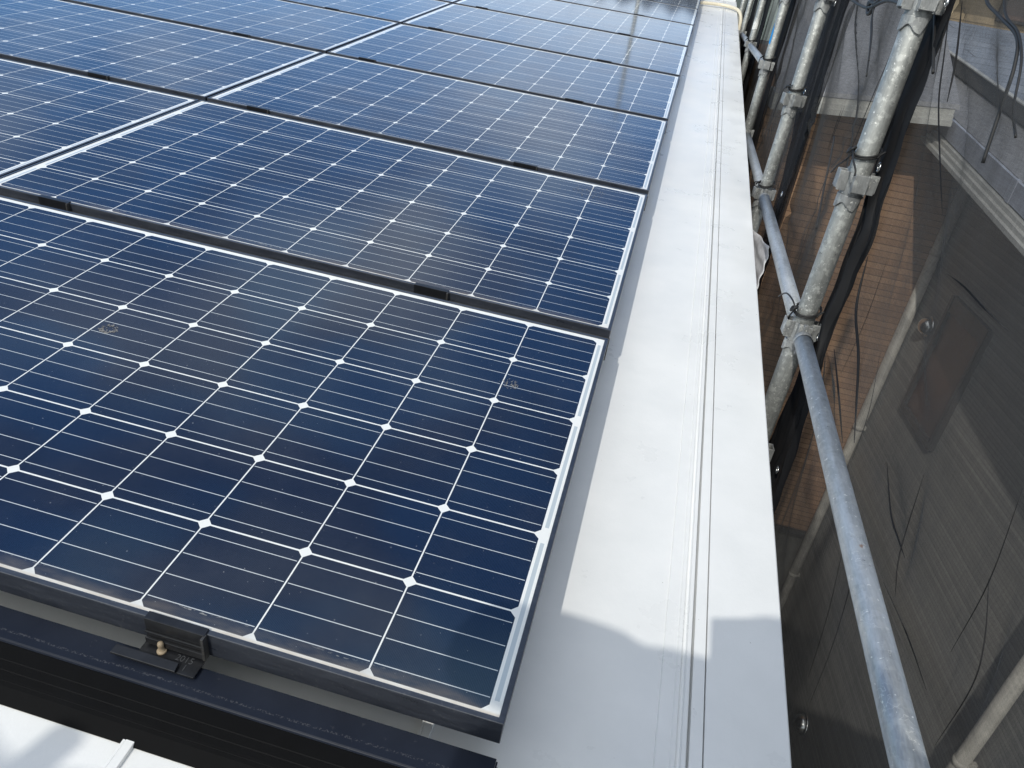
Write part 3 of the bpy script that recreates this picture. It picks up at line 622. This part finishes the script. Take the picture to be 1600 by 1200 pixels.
vstrip('hem', [(-4.6, 1.34), (-0.20, 1.34), (0.15, 1.30), (0.40, 1.285), (0.85, 1.42), (1.4, 1.42)], [(-4.6, 1.24), (-0.30, 1.215), (-0.10, 1.225), (0.07, 1.190), (0.16, 1.224), (0.30, 1.262), (0.42, 1.272), (0.50, 1.300), (0.85, 1.34), (1.4, 1.34)], 0.526, 'hem', 9, n2, 0.007, 260, 13)
for y, z in ((2.70, 0.509), (2.44, 0.167), (2.66, 0.82)): eyelet(y, z, n2, 0.509)
for i in range(7):
    y = rgc.uniform(1.4, 2.4); z = rgc.uniform(0.0, 0.75); L = rgc.uniform(0.10, 0.30); sl = rgc.uniform(-0.5, 0.5)
    crease([(y, z), (y + sl * L * 0.5, z - L * 0.5), (y + sl * L * 0.8, z - L)], rgc.uniform(0.0006, 0.0011), n2)
n3 = tag(empty('mesh_net', (0, 0, 0)), 'dark doubled black net between the second post and the blue-taped post', 'net', 'black mesh nets on the scaffold')
net_mesh('net_sheet', 2.40, 4.12, -4.6, 1.35, NX + 0.002, 'net', 0.026, 12, parent=n3, amp=0.012)
vstrip('hem', [(-4.6, 2.70), (0.08, 2.60), (0.25, 2.70), (0.59, 2.87), (0.84, 3.00), (1.4, 3.0)], [(-4.6, 2.40), (0.08, 2.385), (0.28, 2.39), (0.60, 2.455), (0.84, 2.475), (1.4, 2.48)], 0.522, 'hem2', 13, n3, 0.008, 90, 12)
vstrip('lacing_edge', [(-4.6, 2.425), (0.1, 2.42), (0.28, 2.44), (0.60, 2.51), (0.84, 2.55), (1.4, 2.55)], [(-4.6, 2.40), (0.08, 2.385), (0.28, 2.39), (0.60, 2.455), (0.84, 2.475), (1.4, 2.48)], 0.510, 'hem', 14, n3, 0.003, 80, 5)
n4 = tag(empty('mesh_net', (0, 0, 0)), 'far black mesh net beyond the blue-taped scaffold post', 'net', 'black mesh nets on the scaffold')
net_mesh('net_sheet', 4.02, 9.60, -4.6, 1.5, NX, 'net', 0.05, 15, parent=n4, amp=0.016)
vstrip('hem', [(-4.6, 4.35), (1.5, 4.35)], [(-4.6, 4.02), (0.2, 4.00), (0.8, 4.06), (1.5, 4.06)], 0.516, 'hem', 16, n4, 0.006, 70)
vstrip('hem', [(-4.6, 6.2), (1.5, 6.2)], [(-4.6, 5.75), (1.5, 5.75)], 0.520, 'hem2', 17, n4, 0.008, 70)
vstrip('hem', [(-4.6, 7.9), (1.5, 7.9)], [(-4.6, 7.35), (1.5, 7.35)], 0.520, 'hem', 18, n4, 0.008, 70)

# net and posts closing the far end of the roof (seen as the dark band mirrored in the last panels)
n5 = tag(empty('mesh_net', (0, 0, 0)), 'black mesh net closing the far end of the roof behind the last panels', 'net', 'black mesh nets on the scaffold')
b = MB(); Yf = 9.72
ny = 90; nz = 26; rg = np.random.RandomState(4)
vs = [(-1.55 + 2.1 * i / (ny - 1), Yf + 0.02 * math.sin(i * 0.9) + 0.012 * math.sin(i * 2.3 + j * 0.6), -3.0 + (4.22 + 0.03 * math.sin(i * 0.5)) * j / (nz - 1)) for j in range(nz) for i in range(ny)]
b.add(vs, [(j * ny + i, j * ny + i + 1, (j + 1) * ny + i + 1, (j + 1) * ny + i) for j in range(nz - 1) for i in range(ny - 1)], True).build('net_sheet', 'farnet', n5, fixn=False)
p = copy_tree(post0); p.location = (-0.70, 9.66, 0.25); tag(p, 'scaffold post at the far end of the roof, mirrored in the far panels', 'scaffold post', 'scaffold posts along the verge')

# black cords and ties
def cord(pts, r, label, flat=False, x=0.516):
    P = catmull([p if len(p) == 3 else (x, p[0], p[1]) for p in pts], 8)
    tag(MB().tube(P, r, 8).build('cord', 'cord'), label, 'cord', 'black cords tying the nets')
def tie(py, z, ends, label):
    """loop of cord lashed round a post above a wedge socket, with loose ends"""
    b = MB(); r = 0.030; P = []
    for i in range(34):
        a = i * 2 * math.pi / 16 + 2.2; P.append((SX + r * math.cos(a), py + r * math.sin(a), z + 0.010 * math.sin(a * 1.0 + 0.7) + 0.0022 * i / 8))
    b.tube(P, 0.0023, 8)
    k0 = Vector((SX - 0.031, py - 0.012, z + 0.004))
    b.tube(catmull([k0 + Vector(q) for q in ((0, .006, .004), (-.006, .012, 0), (-.010, 0, -.006), (-.006, -.010, .004), (.002, -.004, .008), (.000, .008, -.004))], 6), 0.0030, 8)
    for e in ends: b.tube(catmull([k0] + [Vector(q) for q in e], 8), 0.0021, 8)
    b.tube(catmull([(SX + 0.02, py - 0.026, z), (0.500, py - 0.02, z + 0.006), (0.509, py - 0.016, z + 0.014)], 6), 0.0022, 8)
    tag(b.build('cord_tie', 'cord'), label, 'cord tie', 'black cords tying the nets')
tie(1.25, 0.535, [[(0.438, 1.24, 0.520), (0.434, 1.30, 0.49), (0.440, 1.37, 0.462)], [(0.440, 1.19, 0.527), (0.446, 1.165, 0.512), (0.448, 1.16, 0.500)]], 'black cord lashed round the nearest post above its upper socket')
tie(1.25, 0.150, [[(0.434, 1.26, 0.168), (0.428, 1.33, 0.158), (0.432, 1.43, 0.112)], [(0.438, 1.245, 0.135), (0.440, 1.262, 0.112)]], 'black cord lashed where the long ledger meets the nearest post')
tie(2.69, 0.515, [[(0.436, 2.75, 0.50), (0.44, 2.85, 0.44), (0.44, 2.87, 0.38)], [(0.43, 2.66, 0.52), (0.445, 2.60, 0.53)]], 'black cord lashed round the second post at its upper socket')
tie(2.69, 0.140, [[(0.436, 2.75, 0.13), (0.44, 2.80, 0.07)]], 'black cord lashed round the second post beside the roof edge')
tie(4.20, 0.510, [[(0.436, 4.28, 0.50), (0.44, 4.34, 0.44)]], 'black cord lashed round the blue-taped post')
tie(6.00, 0.505, [[(0.436, 6.06, 0.50), (0.44, 6.12, 0.46)]], 'black cord lashed round the fourth post at the far ledger')
cord([(1.949, 0.830), (1.944, 0.805), (1.844, 0.748), (1.736, 0.659)], 0.0024, 'thin black cord hanging from the knot between two posts, longer strand')
cord([(1.960, 0.830), (1.93, 0.79), (1.858, 0.750), (1.775, 0.695)], 0.0022, 'thin black cord hanging from the knot between two posts, shorter strand')
cord([(2.70, 0.86), (2.398, 0.838), (2.15, 0.822), (2.012, 0.821), (1.80, 0.842), (1.521, 0.835), (1.27, 0.86)], 0.0046, 'thick twisted black cord knotted between the nearest and second posts')
cord([(2.05, 0.826), (1.99, 0.842), (1.97, 0.815), (2.02, 0.805), (2.05, 0.835), (1.96, 0.832), (1.90, 0.845)], 0.0055, 'black knot in the cord between the nearest and second posts')
cord([(1.345, 0.86), (1.228, 0.781), (1.142, 0.722)], 0.0032, 'straight black cord hanging beside the nearest post hem')
cord([(1.03, 0.90), (0.999, 0.855), (0.897, 0.831), (0.786, 0.807), (0.744, 0.769), (0.726, 0.718), (0.721, 0.701), (0.700, 0.633)], 0.0029, 'thick black cord looping down in the upper corner over the slate roof')
cord([(0.96, 0.90), (0.88, 0.838), (0.786, 0.812), (0.723, 0.774), (0.678, 0.717), (0.625, 0.684)], 0.0020, 'second black cord beside the looping one over the slate roof')
cord([(0.79, 0.90), (0.775, 0.852), (0.745, 0.838), (0.70, 0.845)], 0.0040, 'bunched black cord in the upper corner against the tan wall')
cord([(1.795, 0.488), (1.74, 0.43), (1.697, 0.372), (1.600, 0.268)], 0.0026, 'rough black cord hanging loose beside the nearest post', x=0.500)

# white crumpled vinyl sheet tucked between the verge and the net
b = MB(); n = 18; Q = [(2.80, -0.06), (2.26, 0.012), (2.18, -0.16), (2.70, -0.26)]
vs = []
for j in range(n):
    for i in range(n):
        s, t = i / (n - 1), j / (n - 1)
        y = (Q[0][0] * (1 - s) + Q[1][0] * s) * (1 - t) + (Q[3][0] * (1 - s) + Q[2][0] * s) * t; z = (Q[0][1] * (1 - s) + Q[1][1] * s) * (1 - t) + (Q[3][1] * (1 - s) + Q[2][1] * s) * t
        vs.append((0.497 + 0.004 * math.sin(s * 13 + t * 5) + 0.003 * math.sin(t * 21 - s * 9) - 0.03 * (1 - s), y, z))
fs = [(j * n + i, j * n + i + 1, (j + 1) * n + i + 1, (j + 1) * n + i) for j in range(n - 1) for i in range(n - 1)]
o = tag(b.add(vs, fs, True).build('vinyl_sheet', 'cloth', fixn=False), 'crumpled white vinyl sheet between the verge edge and the net', 'sheet')
md = o.modifiers.new('thick', 'SOLIDIFY'); md.thickness = 0.002

# ---------------------------------------------------------------- neighbouring house seen through the nets
nb = tag(empty('house', (0, 0, 0)), 'neighbouring house with brown and grey siding and slate roof behind the nets', 'house')
MB().prism([(0.62, 4.9, -2.99), (2.02, 4.9, -2.99), (2.02, 4.9, 0.36), (0.62, 4.9, 0.30)], (0, 5.0, 0)).build('brown_wall', 'brown', nb)
MB().box((0.66, 4.97, GZ), (2.02, 9.8, -2.992)).build('foundation', 'found', nb)
MB().box((0.60, 4.872, -3.03), (2.0, 4.965, -2.985)).build('drip_edge', 'fascia', nb)
def f2x(y): return 2.0 + 0.0904 * (4.9 - y)
MB().prism([(f2x(4.9), 4.9, GZ), (f2x(-3), -3.0, GZ), (f2x(-3), -3.0, -0.55), (f2x(4.9), 4.9, 0.40)], (3.5, 0.3, 0)).build('grey_wall', 'grey', nb)
# window with recessed pane
wy0, wy1, wz0, wz1 = 3.885, 4.440, -1.475, -0.640
wf = MB()
def fbar(ya, yb, za, zb, out=0.035, back=0.0):
    wf.prism([(f2x(ya) - out, ya, za), (f2x(yb) - out, yb, za), (f2x(yb) - out, yb, zb), (f2x(ya) - out, ya, zb)], (out + 0.01, 0, 0))
fbar(wy0, wy0 + .035, wz0, wz1); fbar(wy1 - .035, wy1, wz0, wz1); fbar(wy0 + .035, wy1 - .035, wz0, wz0 + .04); fbar(wy0 + .035, wy1 - .035, wz1 - .10, wz1, 0.030); 
win = wf.build('window', 'bronze', nb, 0.003)
MB().prism([(f2x(wy0) - .008, wy0 + .03, wz0 + .03), (f2x(wy1) - .008, wy1 - .03, wz0 + .03), (f2x(wy1) - .008, wy1 - .03, wz1 - .03), (f2x(wy0) - .008, wy0 + .03, wz1 - .03)], (0.004, 0, 0)).build('pane', 'pane', win)
# round steel vent hoods
for (y, z, r) in ((4.60, -0.93, 0.062), (3.756, -3.923, 0.075)):
    x = f2x(y); b = MB()
    b.lathe((x - 0.004, y, z), [(r * 1.12, 0.004), (r * 1.12, -0.010), (r * 0.98, -0.012)], 'X', 28)
    prf = [(r * math.cos(a), -0.012 - r * 0.95 * math.sin(a)) for a in [i * math.pi / 16 for i in range(9)]]
    b.lathe((x - 0.004, y, z), prf, 'X', 28); b.build('vent_hood', 'steel', nb)
# downpipes with brackets
for (x, y, z0, z1, zb) in ((1.955, 4.845, GZ, 0.12, (-0.5, -1.9, -3.4)), (f2x(2.30) - 0.07, 2.30, GZ, -0.30, (-2.3, -3.9))):
    b = MB().tube([(x, y, z0), (x, y, (z0 + z1) / 2), (x, y, z1)], 0.037, 20)
    o = b.build('downpipe', 'pale', nb); c = MB()
    for z in zb: c.lathe((x, y, z), [(0.0372, -0.018), (0.041, -0.017), (0.041, 0.017), (0.0372, 0.018)], 'Z', 20); c.box((x + 0.02, y - 0.012, z - 0.015), (f2x(y) + 0.005, y + 0.012, z + 0.015))
    c.build('bracket', 'pale', o)
# lower eave: stepped pale mouldings under a grey gutter, then a narrow roof up to a dark fascia and the slate roof
def line(p, q, y): t = (y - p[1]) / (q[1] - p[1]); return Vector([p[i] + (q[i] - p[i]) * t for i in range(3)])
EA = ((1.637, 4.711, 0.353), (1.742, 3.551, 0.206))
def along(prof, ya, yb, A, name, mat, parent):
    a, c = line(*A, ya), line(*A, yb); b = MB(); n = len(prof)
    vs = [(p.x + dx, p.y, p.z + dz) for p in (a, c) for dx, dz in prof]
    b.add(vs, [tuple(range(n - 1, -1, -1)), tuple(range(n, 2 * n))] + [(i, (i + 1) % n, n + (i + 1) % n, n + i) for i in range(n)]); return b.build(name, mat, parent)
ya, yb = 4.78, -3.0
along([(0, 0), (0, -0.105), (0.012, -0.112), (0.10, -0.112), (0.10, 0.0)], ya, yb, EA, 'gutter', 'gutter', nb)
along([(0.02, -0.113), (-0.022, -0.114), (-0.024, -0.134), (-0.046, -0.135), (-0.048, -0.156), (-0.070, -0.157), (-0.072, -0.178), (-0.02, -0.190), (0.60, -0.192), (0.60, -0.113)], ya, yb, EA, 'moulding', 'trim', nb)
for yj in (3.62, 1.9): along([(-0.004, 0.004), (-0.004, -0.108), (0.02, -0.116), (0.02, 0.004)], yj + 0.02, yj - 0.02, EA, 'gutter_joint', 'gutter', nb)
DB = ((1.816, 6.38, 0.623), (1.988, 4.484, 0.391))
a0, a1, d0, d1 = line(*EA, 4.79), line(*EA, -3.0), line(*DB, 6.6), line(*DB, -3.0)
b = MB(); o3 = [a0 + Vector((0.02, 0, 0.004)), a1 + Vector((0.02, 0, 0.004)), d1 + Vector((0.05, 0, -0.01)), d0 + Vector((0.05, 0, -0.01))]
b.prism(o3, (0, 0, -0.02)).build('lower_roof', 'dgrey', nb)
along([(0, 0), (0.0, 0.082), (0.03, 0.086), (0.03, 0.0)], 7.9, -3.0, DB, 'dark_fascia', 'fascia', nb)
along([(-0.006, 0.083), (-0.006, 0.090), (0.03, 0.090), (0.03, 0.083)], 7.9, -3.0, DB, 'verge_trim', 'trim', nb)
along([(0.03, 0.084), (4.5, 0.084), (4.5, -0.1), (0.03, -0.1)], 7.75, -3.0, DB, 'slate_roof', 'slate', nb)
# wing roof above the brown wall with its pale stepped trim
TA, TB = (0.60, 4.55, 0.312), (1.62, 4.55, 0.404)
b = MB(); st = [(0, 0), (0, -0.030), (-0.02, -0.032), (-0.02, -0.058), (-0.040, -0.060), (-0.040, -0.092), (0.33, -0.107), (0.33, 0)]
vs = [(p[0], p[1] + dy, p[2] + dz) for p in (TA, TB) for dy, dz in st]; n = len(st)
b.add(vs, [tuple(range(n - 1, -1, -1)), tuple(range(n, 2 * n))] + [(i, (i + 1) % n, n + (i + 1) % n, n + i) for i in range(n)]).build('wing_trim', 'trim', nb)
b = MB(); b.prism([(TA[0], 4.545, TA[2] + 0.004), (TB[0] + 0.02, 4.545, TB[2] + 0.004), (1.90, 7.9, 1.36), (TA[0], 7.9, 1.30)], (0, 0.02, 0.024)).build('wing_roof', 'dgrey', nb)
b = MB(); b.prism([(TB[0] - 0.02, 4.60, TB[2] - 0.02), (1.83, 6.5, 0.62), (1.95, 7.9, 0.9), (1.9, 7.9, 1.36)], (0.03, 0, 0.0)).build('valley', 'fascia', nb)

far = tag(empty('house', (0, 9.2, 0)), 'tan rendered house beyond the slate roof in the upper corner', 'house')
MB().box((2.2, 0, GZ), (9.0, 5, 1.30)).build('wall', 'tan', far)
b = MB(); b.prism([(2.0, -0.35, 1.30), (9.2, -0.35, 1.30), (9.2, -0.35, 1.42), (2.0, -0.35, 1.42)], (0, 5.9, 0)); b.prism([(2.0, -0.35, 1.42), (2.0, 5.55, 1.42), (2.0, 2.6, 2.6)], (7.2, 0, 0)); b.build('roof', 'fascia', far)
f = MB().box((3.05, -0.05, 0.955), (3.36, 0.02, 1.28)).build('window', 'bronze', far, 0.004)
MB().box((3.09, -0.056, 0.985), (3.32, -0.05, 1.25)).build('pane', 'pane', f)

# ---------------------------------------------------------------- the photographer on the scaffold deck behind the camera (casts the shadow on the verge)
dk = tag(empty('scaffold_deck', (0, 0, 0)), 'steel scaffold deck at the eave behind the camera', 'scaffold deck')
DZ = -0.50
for i in range(3): MB().box((-3.0, -0.99 - 0.26 * i, DZ - 0.04), (0.9, -0.75 - 0.26 * i, DZ)).build('plank', 'deck', dk, 0.004)
for x in (-2.9, -1.0, 0.85):
    for y in (-0.72, -1.54): MB().tube([(x, y, GZ), (x, y, -2), (x, y, DZ - 0.05)], 0.0243, 16).build('leg', 'post', dk)
    MB().tube([(x, -0.70, DZ - 0.066), (x, -1.1, DZ - 0.066), (x, -1.56, DZ - 0.066)], 0.0213, 14).build('transom', 'ledger', dk)

HD = W(0.010, -0.940, 1.180)                           # centre of the head
def skinned(name, verts, edges, radii, mat, parent=None, sub=2, root=0):
    me = bpy.data.meshes.new(name); me.from_pydata([tuple(v) for v in verts], edges, []); me.update()
    o = bpy.data.objects.new(name, me); COL.objects.link(o); me.materials.append(M[mat])
    if parent: o.parent = parent
    sk = o.modifiers.new('skin', 'SKIN'); sk.use_smooth_shade = True
    lay = me.skin_vertices[0] if me.skin_vertices else None
    if lay is None:
        b = bmesh.new(); b.from_mesh(me); b.verts.layers.skin.verify(); b.to_mesh(me); b.free(); lay = me.skin_vertices[0]
    for i, r in enumerate(radii):
        lay.data[i].radius = r if isinstance(r, tuple) else (r, r); lay.data[i].use_root = (i == root)
    s = o.modifiers.new('sub', 'SUBSURF'); s.levels = s.render_levels = sub
    return o
ph_c = CAM + c_right * 0.028 - c_fwd * 0.013 - c_down * 0.004      # centre of the phone, just behind the lens
g = ph_c + c_right * 0.078 + c_down * 0.02 - c_fwd * 0.025          # palm at the right end of the phone
g2 = ph_c - c_right * 0.02 + c_down * 0.105 - c_fwd * 0.045         # other hand under it
px, py, sz = HD.x - 0.06, HD.y + 0.03, HD.z - 0.155      # shoulder line
V = [(px, py - .12, 0.38), (px, py - .11, 0.55), (px, py - .08, 0.78), (px, py - .02, sz - 0.06), (px + .01, py, sz + 0.03), (px + .05, py - .02, sz + 0.10),
     (px - .16, py + .03, sz + 0.060), (px - .33, py + .08, sz + 0.030), tuple(g2 + Vector((-0.07, -0.08, 0.0))), tuple(g2),
     (px + .18, py, sz + 0.01), (px + .36, py + .06, sz - 0.12), tuple(g + Vector((0.04, -0.08, -0.04))), tuple(g),
     (px - .10, py - .06, 0.30), (px - .11, py, -0.06), (px - .11, py - .05, -0.43), (px - .11, py + .06, -0.465), (px + .10, py - .06, 0.30), (px + .12, py, -0.06), (px + .12, py - .05, -0.43), (px + .12, py + .06, -0.465)]
E_ = [(0, 1), (1, 2), (2, 3), (3, 4), (4, 5), (3, 6), (6, 7), (7, 8), (8, 9), (3, 10), (10, 11), (11, 12), (12, 13), (0, 14), (14, 15), (15, 16), (16, 17), (0, 18), (18, 19), (19, 20), (20, 21)]
Rr = [(.20, .13), (.21, .12), (.26, .13), (.26, .11), .070, .058, .074, .060, .040, .026, .078, .064, .042, .026, .092, .066, .044, .035, .092, .066, .044, .035]
person = skinned('person', V, E_, Rr, 'work')
tag(person, 'person in navy workwear and cap holding up a phone behind the camera', 'person')
hv = [(0, 0.005, -0.10), (0, 0.012, -0.05), (0, 0.012, 0.0), (0, 0.0, 0.05), (0, -0.01, 0.085)]
head = skinned('head', [HD + Vector(v) for v in hv], [(0, 1), (1, 2), (2, 3), (3, 4)], [.055, .066, .078, .082, .05], 'skin', person)
b = MB(); b.lathe(HD + Vector((0, 0.098, -0.012)), [(0.0, 0.016), (0.012, 0.006), (0.016, -0.012), (0.0, -0.02)], 'Y', 10)
for s in (-1, 1): b.lathe(HD + Vector((s * 0.031, 0.078, 0.012)), [(0.0, 0.012), (0.011, 0.006), (0.013, -0.006)], 'Y', 12); b.lathe(HD + Vector((s * 0.083, 0.0, 0.0)), [(0.0, s * 0.008), (0.018, s * 0.004), (0.016, -s * 0.01)], 'X', 12)
b.box(tuple(HD + Vector((-0.024, 0.070, -0.052))), tuple(HD + Vector((0.024, 0.082, -0.044)))); b.build('face', 'skin', person, 0.002)
b = MB(); rings = [(0.36, .19, .13), (0.56, .20, .135), (0.76, .245, .14), (sz - 0.05, .295, .13), (sz - 0.005, .262, .105), (sz + 0.030, .14, .075)]; n = 28  # torso shell added to close a gap in the shadow on the verge
vs = [(px + rx * math.cos(2 * math.pi * j / n), py - 0.045 + 0.02 * i / 5 + ry * math.sin(2 * math.pi * j / n), z) for i, (z, rx, ry) in enumerate(rings) for j in range(n)]
b.add(vs, [(i * n + j, i * n + (j + 1) % n, (i + 1) * n + (j + 1) % n, (i + 1) * n + j) for i in range(5) for j in range(n)], True).build('shadow_torso', 'work', person)
b = MB(); b.lathe(HD + Vector((0, -0.005, 0.02)), [(0.096, 0.0), (0.100, 0.03), (0.094, 0.062), (0.074, 0.090), (0.04, 0.104), (0.0, 0.107)], 'Z', 28)
b.prism([tuple(HD + Vector((0.085 * math.cos(a), 0.06 + 0.085 * math.sin(a), 0.028))) for a in [math.pi * i / 10 for i in range(11)]], (0, 0, 0.005)); b.build('cap', 'work', person)
# hands: palm plus five separate bent fingers each
def hand(c, out, fw, up, side):
    b = MB()
    palm = [c - out * 0.045, c - out * 0.02, c + out * 0.02, c + out * 0.045]
    b.tube(palm, [0.022, 0.034, 0.036, 0.026], 12, True, 0.62)
    for i, L in enumerate((0.066, 0.076, 0.071, 0.056)):
        s = (i - 1.5) * 0.019; k0 = c + out * 0.036 + up * s
        b.tube(catmull([k0, k0 + out * L * 0.42 + fw * 0.010, k0 + out * L * 0.62 + fw * 0.030 + up * s * 0.08, k0 + out * L * 0.55 + fw * 0.048], 4), [0.0088] * 4 + [0.0082] * 4 + [0.0075] * 4 + [0.0062], 10)
    k0 = c - out * 0.015 + side * 0.030
    b.tube(catmull([k0, k0 + side * 0.022 + out * 0.020, k0 + side * 0.026 + out * 0.046 + fw * 0.006], 4), [0.0115] * 4 + [0.0100] * 4 + [0.0078], 10)
    b.build('hand', 'skin', person)
hand(g + c_fwd * 0.002, -c_right, c_fwd * 0.2 - c_down * 0.1, -c_down, -c_fwd * 0.4 + c_down * 0.6)
hand(g2, -c_down, c_fwd * 0.4, c_right, -c_right * 0.8)
b = MB(); hw, hh, ht = 0.077, 0.037, 0.0042
cs = [ph_c + c_right * a * hw + c_down * bb * hh + c_fwd * d * ht for d in (-1, 1) for a, bb in ((-1, -1), (1, -1), (1, 1), (-1, 1))]
b.add(cs, [(3, 2, 1, 0), (4, 5, 6, 7), (0, 1, 5, 4), (1, 2, 6, 5), (2, 3, 7, 6), (3, 0, 4, 7)])
ph = tag(b.build('phone', 'black', None, 0.003), 'black phone held up by the person behind the camera', 'phone')

# ---------------------------------------------------------------- eave side of the scaffold, behind the camera: posts, rail and net that filter the sun on the cover rail
n6 = tag(empty('mesh_net', (0, 0, 0)), 'black mesh net on the eave side of the scaffold behind the camera', 'net', 'black mesh nets on the scaffold')
vs = [(-5.0 + 6.1 * i / 109, -1.78 + 0.012 * math.sin(i * 0.7) + 0.008 * math.sin(i * 2.1 + j), -3.0 + (4.40 + 0.02 * math.sin(i * 0.4) + 0.012 * math.sin(i * 1.3)) * j / 39) for j in range(40) for i in range(110)]
MB().add(vs, [(j * 110 + i, j * 110 + i + 1, (j + 1) * 110 + i + 1, (j + 1) * 110 + i) for j in range(39) for i in range(109)], True).build('net_sheet', 'eavenet', n6, fixn=False)
for x in (-4.6, -2.8, -1.0, 0.90):
    p = copy_tree(post0); p.location = (x, -1.70, -0.95); tag(p, 'scaffold post of the eave side behind the camera', 'scaffold post', 'scaffold posts along the eave')
